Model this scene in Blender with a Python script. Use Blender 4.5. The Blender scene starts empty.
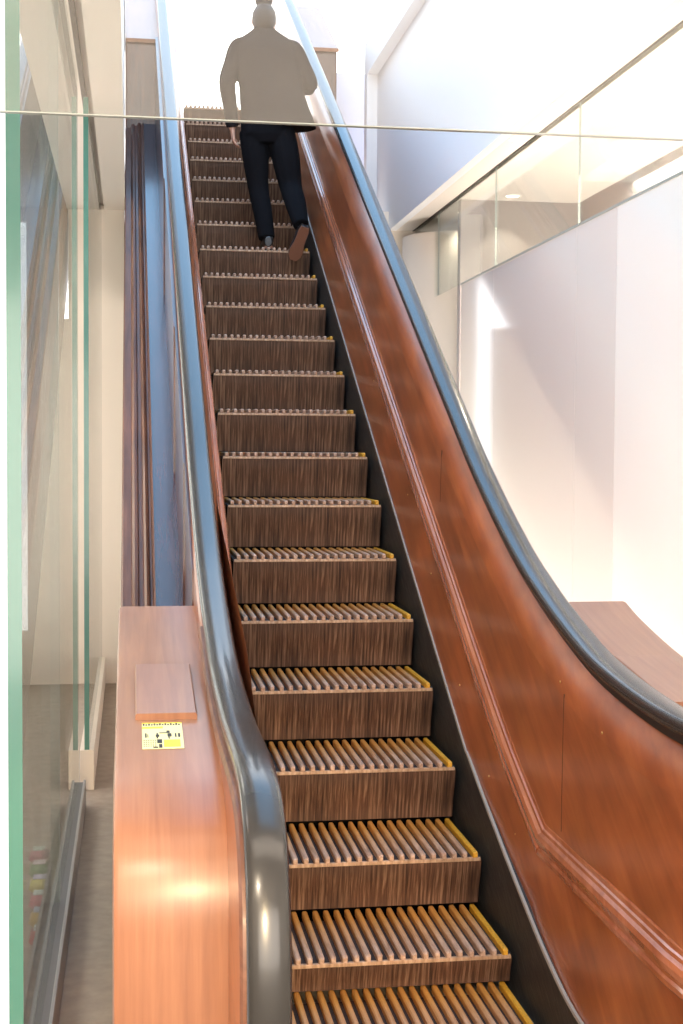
import bpy, bmesh, math, random
from mathutils import Vector, Matrix
random.seed(7)
C = bpy.context.scene.collection
SC = bpy.context.scene
T = math.tan(math.radians(30))

# ------------------------------------------------------------------ camera
YAW, PITCH, ROLL, FPX = 0.1505, -0.0431, 0.0060, 1390.19
cam = bpy.data.cameras.new('camera')
cam.sensor_fit = 'VERTICAL'; cam.sensor_height = 36.0; cam.lens = FPX * 36.0 / 1024.0
cam.clip_start = 0.05; cam.clip_end = 200
co = bpy.data.objects.new('camera', cam); C.objects.link(co)
f = Vector((math.sin(YAW)*math.cos(PITCH), math.cos(YAW)*math.cos(PITCH), math.sin(PITCH)))
r = Vector((math.cos(YAW), -math.sin(YAW), 0)); u = r.cross(f)
r2 = r*math.cos(ROLL) + u*math.sin(ROLL); u2 = -r*math.sin(ROLL) + u*math.cos(ROLL)
M = Matrix((r2, u2, -f)).transposed().to_4x4()
M.translation = Vector((-0.4605, -5.0482, 1.1754))
co.matrix_world = M
SC.camera = co

# ------------------------------------------------------------------ view + world
SC.view_settings.view_transform = 'Standard'; SC.view_settings.look = 'None'
SC.view_settings.gamma = 1.0; SC.view_settings.use_curve_mapping = False
SC.view_settings.exposure = 0.0
w = bpy.data.worlds.new('sky'); SC.world = w; w.use_nodes = True
nt = w.node_tree; nt.nodes.clear()
out = nt.nodes.new('ShaderNodeOutputWorld'); bg = nt.nodes.new('ShaderNodeBackground')
tc = nt.nodes.new('ShaderNodeTexCoord'); sep = nt.nodes.new('ShaderNodeSeparateXYZ')
ramp = nt.nodes.new('ShaderNodeValToRGB')
ramp.color_ramp.elements[0].position = 0.36; ramp.color_ramp.elements[0].color = (1.0, 1.0, 1.0, 1)
ramp.color_ramp.elements[1].position = 0.75; ramp.color_ramp.elements[1].color = (0.33, 0.60, 0.93, 1)
nt.links.new(tc.outputs['Generated'], sep.inputs[0]); nt.links.new(sep.outputs['Z'], ramp.inputs[0])
nt.links.new(ramp.outputs[0], bg.inputs[0]); bg.inputs[1].default_value = 3.4
nt.links.new(bg.outputs[0], out.inputs[0])

# ------------------------------------------------------------------ area lights, unseen fill added for brightness
def area(name, loc, rot, sx, sy, power, col, spread=180):
    l = bpy.data.lights.new(name, 'AREA'); l.shape = 'RECTANGLE'; l.size = sx; l.size_y = sy
    l.energy = power; l.color = col; l.spread = math.radians(spread)
    o = bpy.data.objects.new(name, l); C.objects.link(o); o.location = loc
    o.rotation_euler = [math.radians(a) for a in rot]; return o
area('front_fill', (0.2, -8.8, 0.9), (90, 0, 0), 5.5, 2.8, 330, (1.0, 0.91, 0.82))  # added fill behind the camera, lights everything from the front
area('ceiling_fill', (0.5, -3.7, 2.93), (0, 0, 0), 4.0, 1.0, 45, (1.0, 0.86, 0.72))  # added soft fill at ceiling height, no fixture there
area('ceiling_fill', (2.7, 0.5, 2.9), (0, 0, 0), 0.8, 6.0, 160, (1.0, 0.90, 0.78))
area('ceiling_fill', (-2.2, 1.0, 2.8), (0, -45, 0), 1.2, 6.0, 115, (1.0, 0.93, 0.88))  # added fill, tilted to brighten the right wall
area('fill_uplight', (1.28, 1.8, -0.5), (180, 0, 0), 0.3, 6.0, 150, (1.0, 0.88, 0.76))  # added fill, hidden behind the balustrade, brightens the ceiling strip
area('fill_uplight', (2.35, 1.2, 0.3), (180, 0, 0), 0.5, 6.0, 200, (1.0, 0.88, 0.76))  # added fill, hidden behind the wall panels, for the ceiling beyond
area('fill_uplight', (-2.7, 1.5, 0.2), (180, 30, 0), 0.6, 6.0, 60, (1.0, 0.90, 0.80))  # added fill out of view, brightens the left ceiling
def spot(name, loc, target, power, angle, col, blend=0.3, size=0.05):
    l = bpy.data.lights.new(name, 'SPOT'); l.energy = power; l.spot_size = math.radians(angle); l.spot_blend = blend
    l.color = col; l.shadow_soft_size = size
    o = bpy.data.objects.new(name, l); C.objects.link(o); o.location = loc
    o.rotation_euler = (Vector(target) - Vector(loc)).to_track_quat('-Z', 'Y').to_euler(); return o
spot('warm_wall_spot', (-0.75, -8.6, 1.5), (-0.38, -1.96, -0.12), 1500, 13, (1.0, 0.74, 0.42), 0.4, 0.1)
spot('ceiling_spot', (-1.7, -6.3, 2.7), (0.9, -0.6, 0.0), 420, 34, (1.0, 0.82, 0.60), 0.5)

# ------------------------------------------------------------------ materials
def new_mat(name):
    m = bpy.data.materials.new(name); m.use_nodes = True
    nt = m.node_tree; return m, nt, nt.nodes['Principled BSDF']
def plain(name, col, rough=0.5, metal=0.0, coat=0.0, spec=0.5, bump=0.0, bscale=60, var=0.0):
    m, nt, p = new_mat(name)
    p.inputs['Base Color'].default_value = (*col, 1); p.inputs['Roughness'].default_value = rough
    p.inputs['Metallic'].default_value = metal; p.inputs['Coat Weight'].default_value = coat
    p.inputs['Coat Roughness'].default_value = 0.08; p.inputs['Specular IOR Level'].default_value = spec
    tcn = nt.nodes.new('ShaderNodeTexCoord'); n = nt.nodes.new('ShaderNodeTexNoise')
    n.inputs['Scale'].default_value = bscale; n.inputs['Detail'].default_value = 4
    nt.links.new(tcn.outputs['Object'], n.inputs['Vector'])
    if var > 0:
        mx = nt.nodes.new('ShaderNodeMix'); mx.data_type = 'RGBA'
        mx.inputs[6].default_value = (*[c*(1-var) for c in col], 1); mx.inputs[7].default_value = (*[min(1, c*(1+var)) for c in col], 1)
        nt.links.new(n.outputs[0], mx.inputs[0]); nt.links.new(mx.outputs[2], p.inputs['Base Color'])
    if bump > 0:
        b = nt.nodes.new('ShaderNodeBump'); b.inputs['Strength'].default_value = bump; b.inputs['Distance'].default_value = 0.005
        nt.links.new(n.outputs[0], b.inputs['Height']); nt.links.new(b.outputs[0], p.inputs['Normal'])
    return m
def streaky(name, dark, mid, light, scale, rot=(0, 0, 0), rough=0.35, coat=0.0, spots=0.0, bump=0.15, coord='Object', pos=(0.3, 0.5, 0.72), coat_rough=0.1):
    """wood: noise stretched along the grain, three tones"""
    m, nt, p = new_mat(name)
    tcn = nt.nodes.new('ShaderNodeTexCoord'); mp = nt.nodes.new('ShaderNodeMapping')
    mp.inputs['Rotation'].default_value = rot; mp.inputs['Scale'].default_value = scale
    # rotate first, then scale: two mappings
    mp.inputs['Scale'].default_value = (1, 1, 1)
    mp2 = nt.nodes.new('ShaderNodeMapping'); mp2.inputs['Scale'].default_value = scale
    n = nt.nodes.new('ShaderNodeTexNoise'); n.inputs['Scale'].default_value = 1.0; n.inputs['Detail'].default_value = 6
    n.inputs['Roughness'].default_value = 0.6; n.inputs['Distortion'].default_value = 0.3
    cr = nt.nodes.new('ShaderNodeValToRGB'); e = cr.color_ramp.elements
    e[0].position = pos[0]; e[0].color = (*dark, 1); e[1].position = pos[2]; e[1].color = (*light, 1)
    k = e.new(pos[1]); k.color = (*mid, 1)
    L = nt.links.new
    L(tcn.outputs[coord], mp.inputs[0]); L(mp.outputs[0], mp2.inputs[0]); L(mp2.outputs[0], n.inputs['Vector'])
    L(n.outputs[0], cr.inputs[0])
    colout = cr.outputs[0]
    if spots > 0:
        n2 = nt.nodes.new('ShaderNodeTexNoise'); n2.inputs['Scale'].default_value = 2.6; n2.inputs['Detail'].default_value = 3
        L(tcn.outputs[coord], n2.inputs['Vector'])
        c2 = nt.nodes.new('ShaderNodeValToRGB'); c2.color_ramp.elements[0].position = 0.35; c2.color_ramp.elements[0].color = (1-spots,)*3 + (1,)
        c2.color_ramp.elements[1].position = 0.65; c2.color_ramp.elements[1].color = (1, 1, 1, 1)
        mx = nt.nodes.new('ShaderNodeMix'); mx.data_type = 'RGBA'; mx.blend_type = 'MULTIPLY'; mx.inputs[0].default_value = 1
        L(n2.outputs[0], c2.inputs[0]); L(colout, mx.inputs[6]); L(c2.outputs[0], mx.inputs[7]); colout = mx.outputs[2]
    L(colout, p.inputs['Base Color'])
    p.inputs['Roughness'].default_value = rough; p.inputs['Coat Weight'].default_value = coat
    p.inputs['Coat Roughness'].default_value = coat_rough
    if bump > 0:
        b = nt.nodes.new('ShaderNodeBump'); b.inputs['Strength'].default_value = bump; b.inputs['Distance'].default_value = 0.002
        L(n.outputs[0], b.inputs['Height']); L(b.outputs[0], p.inputs['Normal'])
    return m
def glassy(name, tint, haze=0.0, hazecol=(1, 0.93, 0.86), refl=1.0):
    """thin sheet glass: see-through, Fresnel mirror, optional diffuse haze in place of reflected light"""
    m = bpy.data.materials.new(name); m.use_nodes = True; nt = m.node_tree; nt.nodes.clear(); L = nt.links.new
    o = nt.nodes.new('ShaderNodeOutputMaterial'); tr = nt.nodes.new('ShaderNodeBsdfTransparent'); tr.inputs[0].default_value = (*tint, 1)
    gl = nt.nodes.new('ShaderNodeBsdfGlossy'); gl.inputs['Roughness'].default_value = 0.0
    fr = nt.nodes.new('ShaderNodeFresnel'); fr.inputs[0].default_value = 1.5
    mu = nt.nodes.new('ShaderNodeMath'); mu.operation = 'MULTIPLY'; mu.inputs[1].default_value = refl; mu.use_clamp = True
    mix = nt.nodes.new('ShaderNodeMixShader')
    # keep the Fresnel term right on back faces as well
    geo = nt.nodes.new('ShaderNodeNewGeometry'); vm = nt.nodes.new('ShaderNodeVectorMath'); vm.operation = 'DOT_PRODUCT'
    L(geo.outputs['Incoming'], vm.inputs[0]); L(geo.outputs['Normal'], vm.inputs[1])
    ab = nt.nodes.new('ShaderNodeMath'); ab.operation = 'ABSOLUTE'; L(vm.outputs['Value'], ab.inputs[0])
    on = nt.nodes.new('ShaderNodeMath'); on.operation = 'SUBTRACT'; on.inputs[0].default_value = 1.0; L(ab.outputs[0], on.inputs[1])
    pw = nt.nodes.new('ShaderNodeMath'); pw.operation = 'POWER'; pw.inputs[1].default_value = 5.0; L(on.outputs[0], pw.inputs[0])
    ma = nt.nodes.new('ShaderNodeMath'); ma.operation = 'MULTIPLY_ADD'; ma.inputs[1].default_value = 0.92; ma.inputs[2].default_value = 0.07; L(pw.outputs[0], ma.inputs[0])
    L(ma.outputs[0], mu.inputs[0]); L(mu.outputs[0], mix.inputs[0]); L(tr.outputs[0], mix.inputs[1]); L(gl.outputs[0], mix.inputs[2])
    nt.nodes.remove(fr)
    last = mix
    if haze > 0:
        d = nt.nodes.new('ShaderNodeBsdfDiffuse'); d.inputs[0].default_value = (*hazecol, 1)
        t = nt.nodes.new('ShaderNodeBsdfTranslucent'); t.inputs[0].default_value = (*hazecol, 1)
        dm = nt.nodes.new('ShaderNodeMixShader'); dm.inputs[0].default_value = 0.12; L(d.outputs[0], dm.inputs[1]); L(t.outputs[0], dm.inputs[2])
        hm = nt.nodes.new('ShaderNodeMixShader'); hm.inputs[0].default_value = haze; L(mix.outputs[0], hm.inputs[1]); L(dm.outputs[0], hm.inputs[2]); last = hm
    L(last.outputs[0], o.inputs[0]); return m
def emit(name, col, s):
    m = bpy.data.materials.new(name); m.use_nodes = True; nt = m.node_tree; nt.nodes.clear()
    o = nt.nodes.new('ShaderNodeOutputMaterial'); e = nt.nodes.new('ShaderNodeEmission')
    e.inputs[0].default_value = (*col, 1); e.inputs[1].default_value = s; nt.links.new(e.outputs[0], o.inputs[0]); return m

R30 = (math.radians(-30), 0, 0)
WOOD_SIDE = streaky('varnished mahogany panel', (0.30, 0.075, 0.024), (0.40, 0.105, 0.033), (0.50, 0.15, 0.045), (20, 1.8, 18), R30, 0.32, 0.8, 0.35, coat_rough=0.20)
WOOD_DECK = streaky('varnished mahogany deck', (0.30, 0.12, 0.06), (0.36, 0.15, 0.075), (0.42, 0.19, 0.095), (42, 1.8, 1.8), (0, 0, 0), 0.5, 0.8, 0.1, 0.1, coat_rough=0.30)
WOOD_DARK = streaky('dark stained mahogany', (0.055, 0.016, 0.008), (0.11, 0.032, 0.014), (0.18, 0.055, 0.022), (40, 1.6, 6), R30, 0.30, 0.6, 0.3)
WOOD_TRIM = streaky('worn mahogany moulding', (0.34, 0.10, 0.045), (0.44, 0.14, 0.06), (0.56, 0.20, 0.10), (30, 2, 30), R30, 0.22, 0.8, 0.2)
WOOD_MOULD = streaky('brown moulded outer band', (0.13, 0.05, 0.03), (0.20, 0.08, 0.045), (0.28, 0.12, 0.07), (30, 2, 30), R30, 0.45, 0.15, 0.2)
WOOD_LEDGE = streaky('glossy dark ledge board', (0.05, 0.018, 0.02), (0.08, 0.03, 0.03), (0.12, 0.045, 0.04), (30, 2, 2), (0, 0, 0), 0.25, 0.6, 0.2, coat_rough=0.12)
RISER = streaky('worn wooden riser', (0.035, 0.014, 0.007), (0.13, 0.056, 0.028), (0.42, 0.25, 0.15), (130, 10, 4), (0, 0, 0), 0.6, 0.0, 0.65, 0.5, pos=(0.30, 0.50, 0.78))
GROOVE = plain('dark tread groove', (0.03, 0.014, 0.009), 0.7, bump=0.3)  # even dark tone between the cleats
YELLOW = plain('worn yellow paint', (0.80, 0.38, 0.03), 0.5, bump=0.2, bscale=90, var=0.35)
RUBBER = plain('polished handrail rubber', (0.03, 0.03, 0.031), 0.24, 0, 0.25, 0.5)
BLACK = plain('black rubber edge', (0.012, 0.012, 0.013), 0.35)
STEEL = plain('brushed steel', (0.55, 0.55, 0.55), 0.3, 1.0, bump=0.05)
BRASS = plain('brass screw', (0.7, 0.5, 0.22), 0.35, 1.0)
SKIRT = streaky('grimy ribbed skirt board', (0.012, 0.011, 0.010), (0.03, 0.028, 0.025), (0.075, 0.068, 0.06), (10, 12, 120), R30, 0.55, 0.0, 0.2, 0.6)
def ridge_mat():
    m = streaky('worn wooden tread cleat', (0.30, 0.17, 0.11), (0.52, 0.33, 0.23), (0.70, 0.50, 0.38), (60, 5, 60), (0, 0, 0), 0.65, 0.0, 0.0, 0.3)
    nt = m.node_tree; L = nt.links.new; p = nt.nodes['Principled BSDF']
    tcn = nt.nodes['Texture Coordinate']; s = nt.nodes.new('ShaderNodeSeparateXYZ'); L(tcn.outputs['Object'], s.inputs[0])
    mr = nt.nodes.new('ShaderNodeMapRange'); mr.inputs[1].default_value = 0.04; mr.inputs[2].default_value = 0.34; L(s.outputs['Y'], mr.inputs[0])
    mx = nt.nodes.new('ShaderNodeMix'); mx.data_type = 'RGBA'; mx.inputs[7].default_value = (0.62, 0.27, 0.05, 1)
    src = p.inputs['Base Color'].links[0].from_socket
    L(mr.outputs[0], mx.inputs[0]); L(src, mx.inputs[6]); L(mx.outputs[2], p.inputs['Base Color']); return m
RIDGE = ridge_mat()
WHITE = plain('white painted plaster', (0.86, 0.84, 0.81), 0.6, bump=0.03)
CREAM = plain('cream painted plaster', (0.80, 0.74, 0.66), 0.6, bump=0.03)
SHAFTW = plain('white shaft paint', (0.84, 0.86, 0.90), 0.55)
CEIL = plain('ceiling paint', (0.80, 0.75, 0.70), 0.7)
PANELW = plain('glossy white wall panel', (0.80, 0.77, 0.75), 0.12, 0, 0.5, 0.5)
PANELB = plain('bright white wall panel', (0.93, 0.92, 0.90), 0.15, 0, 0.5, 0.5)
GREYW = plain('grey painted recess', (0.42, 0.38, 0.37), 0.5)
CONC = plain('worn concrete floor', (0.34, 0.29, 0.24), 0.55, bump=0.4, bscale=18, var=0.3)
GLASS = glassy('sheet glass', (0.95, 0.98, 0.965), refl=0.85)
HAZEGLASS = glassy('veiled curtain glass', (0.98, 0.99, 0.98), 0.035, refl=0.5)  # diffuse layer paints in the veil of reflected light
GEDGE = plain('green glass edge', (0.07, 0.22, 0.185), 0.2, 0, 0.5)
GEDGE_L = plain('pale polished glass edge', (0.36, 0.40, 0.38), 0.2)
SKIN = plain('skin', (0.62, 0.36, 0.26), 0.5)
HAIR = plain('dark brown hair', (0.03, 0.018, 0.012), 0.5, bump=0.5, bscale=120)
JACKET = plain('dark wool jacket', (0.018, 0.016, 0.018), 0.95, spec=0.1, bump=0.4, bscale=200)
TROUS = plain('black cotton trousers', (0.008, 0.008, 0.010), 0.95, spec=0.1, bump=0.3, bscale=120)
SHOE = plain('black leather shoe', (0.02, 0.018, 0.018), 0.3, coat=0.3)
LIGHTBLOCK = plain('dark light block', (0.01, 0.009, 0.008), 0.9)
SOLE = plain('brown shoe sole', (0.22, 0.09, 0.05), 0.6)

# ------------------------------------------------------------------ mesh helpers
def finish(name, bm, mat, parent=None, smooth=False, bevel=0.0, kind=None, autosmooth=None):
    me = bpy.data.meshes.new(name)
    bmesh.ops.recalc_face_normals(bm, faces=bm.faces)
    bm.to_mesh(me); bm.free()
    for m in (mat if isinstance(mat, (list, tuple)) else [mat]): me.materials.append(m)
    if smooth:
        for p in me.polygons: p.use_smooth = True
    o = bpy.data.objects.new(name, me); C.objects.link(o)
    if parent: o.parent = parent
    if bevel > 0:
        b = o.modifiers.new('bevel', 'BEVEL'); b.width = bevel; b.segments = 2; b.limit_method = 'ANGLE'; b.angle_limit = math.radians(40)
        b.harden_normals = False
    if autosmooth is not None:
        try:
            me.set_sharp_from_angle(angle=math.radians(autosmooth))
        except Exception: pass
    if kind: o['kind'] = kind
    return o
def box(bm, x0, x1, y0, y1, z0, z1, mi=0):
    v = [bm.verts.new((x, y, z)) for x in (x0, x1) for y in (y0, y1) for z in (z0, z1)]
    for q in ((0, 1, 3, 2), (4, 6, 7, 5), (0, 4, 5, 1), (2, 3, 7, 6), (0, 2, 6, 4), (1, 5, 7, 3)):
        fc = bm.faces.new([v[i] for i in q]); fc.material_index = mi
def boxes(name, lst, mat, parent=None, bevel=0.0, kind=None):
    bm = bmesh.new()
    for b in lst: box(bm, *b)
    return finish(name, bm, mat, parent, bevel=bevel, kind=kind)
def empty(name, label, cat, loc=(0, 0, 0), group=None):
    o = bpy.data.objects.new(name, None); C.objects.link(o); o.location = loc; o.empty_display_size = 0.1
    o['label'] = label; o['category'] = cat
    if group: o['group'] = group
    return o
def tag(o, label, cat, group=None):
    o['label'] = label; o['category'] = cat
    if group: o['group'] = group
    return o
def catmull(pts, n=8):
    P = [Vector(p) for p in pts]; P = [2*P[0]-P[1]] + P + [2*P[-1]-P[-2]]; res = []
    for i in range(1, len(P)-2):
        for k in range(n):
            t = k/n; a, b, c, d = P[i-1], P[i], P[i+1], P[i+2]
            res.append(0.5*((2*b)+(c-a)*t+(2*a-5*b+4*c-d)*t*t+(3*b-a-3*c+d)*t**3))
    res.append(P[-2]); return [tuple(q) for q in res]
def normals(path):
    ns = []
    for i in range(len(path)):
        a = path[max(0, i-1)]; b = path[min(len(path)-1, i+1)]
        t = Vector((b[0]-a[0], b[1]-a[1])).normalized(); ns.append((-t.y, t.x))
    return ns
def offset(path, d):
    return [(p[0]+n[0]*d, p[1]+n[1]*d) for p, n in zip(path, normals(path))]
def sweep(bm, path, prof, caps=True):
    """prof: closed loop of (x, n); path: (y, z)"""
    ns = normals(path); rings = []
    for p, n in zip(path, ns):
        rings.append([bm.verts.new((x, p[0]+n[0]*d, p[1]+n[1]*d)) for x, d in prof])
    m = len(prof)
    for a, b in zip(rings, rings[1:]):
        for i in range(m): bm.faces.new((a[i], a[(i+1) % m], b[(i+1) % m], b[i]))
    if caps: bm.faces.new(rings[0]); bm.faces.new(rings[-1][::-1])
def sweepobj(name, path, prof, mat, parent=None, ang=35, kind=None):
    bm = bmesh.new(); sweep(bm, path, prof); return finish(name, bm, mat, parent, smooth=True, autosmooth=ang, kind=kind)
def cut_path(path, y0, y1):
    """part of a y-monotonic path between y0 and y1"""
    def at(y):
        for a, b in zip(path, path[1:]):
            if a[0] <= y <= b[0]: k = (y-a[0])/(b[0]-a[0]+1e-9); return (y, a[1]+(b[1]-a[1])*k)
        return (y, path[-1][1])
    return [at(y0)] + [p for p in path if y0+0.01 < p[0] < y1-0.01] + [at(y1)]
def mirx(prof): return [(0.741-x, n) for x, n in prof]

# ------------------------------------------------------------------ lines of the escalator (side view)
HR = 0.912
rail_run = [(-1.2, 0.548), (-0.9, 0.612), (-0.55, 0.716), (-0.2, 0.848), (0.3, 1.090), (0.8, T*0.8+HR), (2.5, T*2.5+HR), (5, T*5+HR), (7.4, T*7.4+HR), (7.9, T*7.9+HR-0.03), (8.3, 5.62), (8.8, 5.66), (9.6, 5.66)]
rail_newel = [(-2.15, -0.44), (-2.30, -0.34), (-2.40, -0.16), (-2.445, 0.05), (-2.43, 0.25), (-2.37, 0.39), (-2.26, 0.470), (-2.1, 0.497), (-1.9, 0.503), (-1.6, 0.508)]
RAIL = catmull(rail_newel + rail_run, 6)
nose = [(-2.6, -0.57), (-1.6, -0.57), (-1.2, -0.545), (-0.8, -0.43), (-0.4, -0.228), (0, 0), (2, 2*T), (7.0, 7*T), (7.4, 4.20), (7.8, 4.26), (9.6, 4.26)]
def zn(y):
    for a, b in zip(nose, nose[1:]):
        if a[0] <= y <= b[0]: return a[1]+(b[1]-a[1])*(y-a[0])/(b[0]-a[0])
    return nose[-1][1]
XL, XR = 0.0, 0.741
FLOOR = -0.575
ZC = 2.96      # ceiling
UP = 4.35      # upper slab underside

# ------------------------------------------------------------------ setting
def st(name, lst, mat, bevel=0): return boxes(name, lst, mat, kind='structure', bevel=bevel)
st('floor', [(-3.2, 3.6, -9, 6.05, FLOOR-0.12, FLOOR)], CONC)
# ceiling: left field, right field (with glass slots), field in front of the opening
st('ceiling', [(-0.655, -0.50, -2.6, 5.5, ZC, ZC+0.15), (-3.2, -0.705, -2.6, 5.5, ZC, ZC+0.15), (-0.705, -0.655, -2.6, 5.5, ZC+0.04, ZC+0.15),
               (1.655, 1.79, -2.6, 6.1, ZC, ZC+0.15), (1.83, 3.6, -2.6, 6.1, ZC, ZC+0.15), (1.79, 1.83, -2.6, 6.1, ZC+0.04, ZC+0.15),
               (-3.2, 3.6, -9, -2.6, ZC, ZC+0.15)], CEIL)
st('wall_left', [(-3.35, -3.2, -9, 5.65, FLOOR, ZC+0.15)], CREAM)
st('wall_right', [(3.6, 3.75, -9, 6.2, FLOOR, ZC+0.15)], WHITE)
st('wall_front', [(-3.35, 3.75, -9.15, -9, FLOOR, ZC+0.15)], CREAM)
st('wall_back', [(-3.2, -2.6, 5.5, 5.65, FLOOR, ZC+0.15), (-1.22, -0.51, 5.5, 5.65, FLOOR, ZC+0.15), (-2.6, -1.22, 5.5, 5.65, FLOOR, FLOOR+0.4), (-0.51, 1.26, 5.5, 5.65, FLOOR, 2.15),
                 (-2.6, -1.22, 5.5, 5.65, ZC-0.1, ZC+0.15), (1.26, 3.6, 6.05, 6.2, FLOOR, ZC+0.15)], CREAM)
st('window_1', [(-2.6, -1.22, 5.56, 5.58, FLOOR+0.4, ZC-0.1)], emit('bright daylight pane', (1, 0.99, 0.97), 3.0))
st('glow_panel', [(-1.5, -0.755, -1.6, -1.58, FLOOR, ZC)], emit('white glow panel', (1, 0.99, 0.98), 1.3))  # added glowing panel that turns the far left blown white
# shaft above the opening
st('wall_shaft_left', [(-0.66, -0.51, -2.6, 6.3, ZC+0.15, UP), (-0.66, -0.51, 5.65, 6.3, FLOOR, ZC+0.15)], SHAFTW)
st('wall_shaft_right', [(1.593, 1.655, -2.6, 6.62, ZC-0.001, UP)], SHAFTW)
st('wall_shaft_front', [(-0.66, 1.8, -2.75, -2.6, ZC+0.15, UP+0.6)], SHAFTW)
st('wall_shaft_end', [(1.504, 1.80, 6.62, 6.75, ZC+0.15, UP)], SHAFTW)
st('wall_landing', [(1.26, 1.9, 7.1, 7.25, FLOOR, 4.48)], plain('lilac grey landing wall', (0.62, 0.60, 0.68), 0.5))
st('trim_1', [(1.504, 1.80, -2.6, 6.75, UP, UP+0.28)], SHAFTW)          # overhanging edge of the upper slab
st('trim_2', [(-0.66, -0.50, -2.6, 9, UP, UP+0.28)], SHAFTW)
DARKSLOT = plain('dark slot shade', (0.05, 0.04, 0.035), 0.7)  # dark strips painted for the shade inside the ceiling slots
st('trim_4', [(-0.706, -0.684, -2.6, 5.5, ZC-0.001, ZC+0.03)], DARKSLOT)
st('trim_5', [(1.786, 1.800, -2.6, 6.1, ZC-0.001, ZC+0.03)], DARKSLOT)
# right-hand glazed screen wall: opaque panels below, clear glass above
ys = [-2.6, -1.45, 0.2, 1.27, 1.87, 3.52, 4.4]
bm = bmesh.new()
for a, b in zip(ys, ys[1:]):
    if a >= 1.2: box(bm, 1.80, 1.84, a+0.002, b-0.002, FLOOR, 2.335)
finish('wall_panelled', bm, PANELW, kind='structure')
bm = bmesh.new()
for a, b in zip(ys, ys[1:]):
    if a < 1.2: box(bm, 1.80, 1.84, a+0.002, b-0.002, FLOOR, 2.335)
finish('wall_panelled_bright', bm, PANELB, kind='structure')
st('trim_3', [(1.795, 1.845, -2.6, 4.4, 2.335, 2.347)], GEDGE_L)
st('wall_recess', [(2.7, 2.78, 1.3, 4.6, FLOOR, ZC), (1.84, 2.7, 4.6, 4.68, FLOOR, ZC)], GREYW)
# curved cream pier beyond the glass
bm = bmesh.new(); seg = 24; vs = []
for i in range(seg+1):
    a = math.pi*(0.5+i/seg); vs.append((2.05+0.42*math.cos(a)*1.0, 5.62+0.42*math.sin(a)))
lo = [bm.verts.new((x, y, FLOOR)) for x, y in vs]; hi = [bm.verts.new((x, y, ZC-0.12)) for x, y in vs]
for i in range(seg): bm.faces.new((lo[i], lo[i+1], hi[i+1], hi[i]))
bm.faces.new(hi); bm.faces.new(lo[::-1])
finish('wall_pier', bm, CREAM, smooth=True, kind='structure', autosmooth=40)

# glass sheets -----------------------------------------------------
def sheet_x(name, X, y0, y1, z0, z1, parent, edge=GEDGE, th=0.024, glass=GLASS):
    """a glass sheet standing in a plane of constant x, with its polished end edge"""
    o = boxes(name, [(X-th/2, X+th/2, y0, y1, z0, z1)], glass, parent)
    boxes('polished_edge', [(X-th/2-0.0005, X+th/2+0.0005, y0-0.002, y0, z0, z1)], edge, o)
    return o
GX1, GX = -0.73, -0.685
ALU = plain('dull aluminium', (0.30, 0.29, 0.29), 0.4, 0.7)
g1 = empty('glass_partition', 'tall clear glass partition at the far left with green edge, in a grey floor track', 'glass partition')
sheet_x('glass_sheet', GX1, -1.72, -0.004, FLOOR+0.12, ZC-0.002, g1, th=0.032)
sheet_x('glass_sheet', GX1, 0.001, 1.85, FLOOR+0.12, ZC-0.002, g1, edge=GEDGE_L, th=0.032)
boxes('track_rail', [(GX1-0.05, GX1-0.038, -2.4, 1.85, FLOOR, FLOOR+0.13)], ALU, g1, 0.002)
boxes('track_rail', [(GX1+0.038, GX1+0.050, -2.4, 1.85, FLOOR, FLOOR+0.13)], ALU, g1, 0.002)
boxes('track_bed', [(GX1-0.038, GX1+0.038, -2.4, 1.85, FLOOR, FLOOR+0.118)], plain('dark track bed', (0.12, 0.115, 0.12), 0.5), g1)
g2 = empty('glass_partition', 'farther left glass partition with dark green edge, standing on a cream base shoe', 'glass partition')
sheet_x('glass_sheet', GX, 2.17, 5.45, FLOOR+0.21, ZC-0.002, g2)
boxes('base_shoe', [(GX-0.036, GX+0.036, 2.17, 5.45, FLOOR, FLOOR+0.209)], plain('cream powder coat', (0.75, 0.68, 0.60), 0.4), g2, 0.003)
g3 = empty('glazed_screen', 'row of clear glass panes above the white right wall panels, under the ceiling slot', 'glazed screen')
for a, b in ((-1.45, 0.2), (0.2, 1.87), (1.87, 3.52), (3.52, 5.17), (5.17, 6.03)):
    sheet_x('glass_pane', 1.81, a+0.001, b-0.0025, 2.35, ZC+0.03, g3, edge=GEDGE_L, th=0.010)

# hanging glass smoke curtain across the opening
gy = -2.6
gc = boxes('smoke_curtain', [(GX1-0.012, 1.80, gy+0.01, gy+0.022, 1.754, ZC-0.002)], HAZEGLASS)
tag(gc, 'hazy hanging glass curtain across the top of the picture', 'glass curtain')
boxes('polished_edge', [(GX1-0.012, 1.80, gy+0.0095, gy+0.0225, 1.7522, 1.754)], GEDGE_L, gc)

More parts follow.
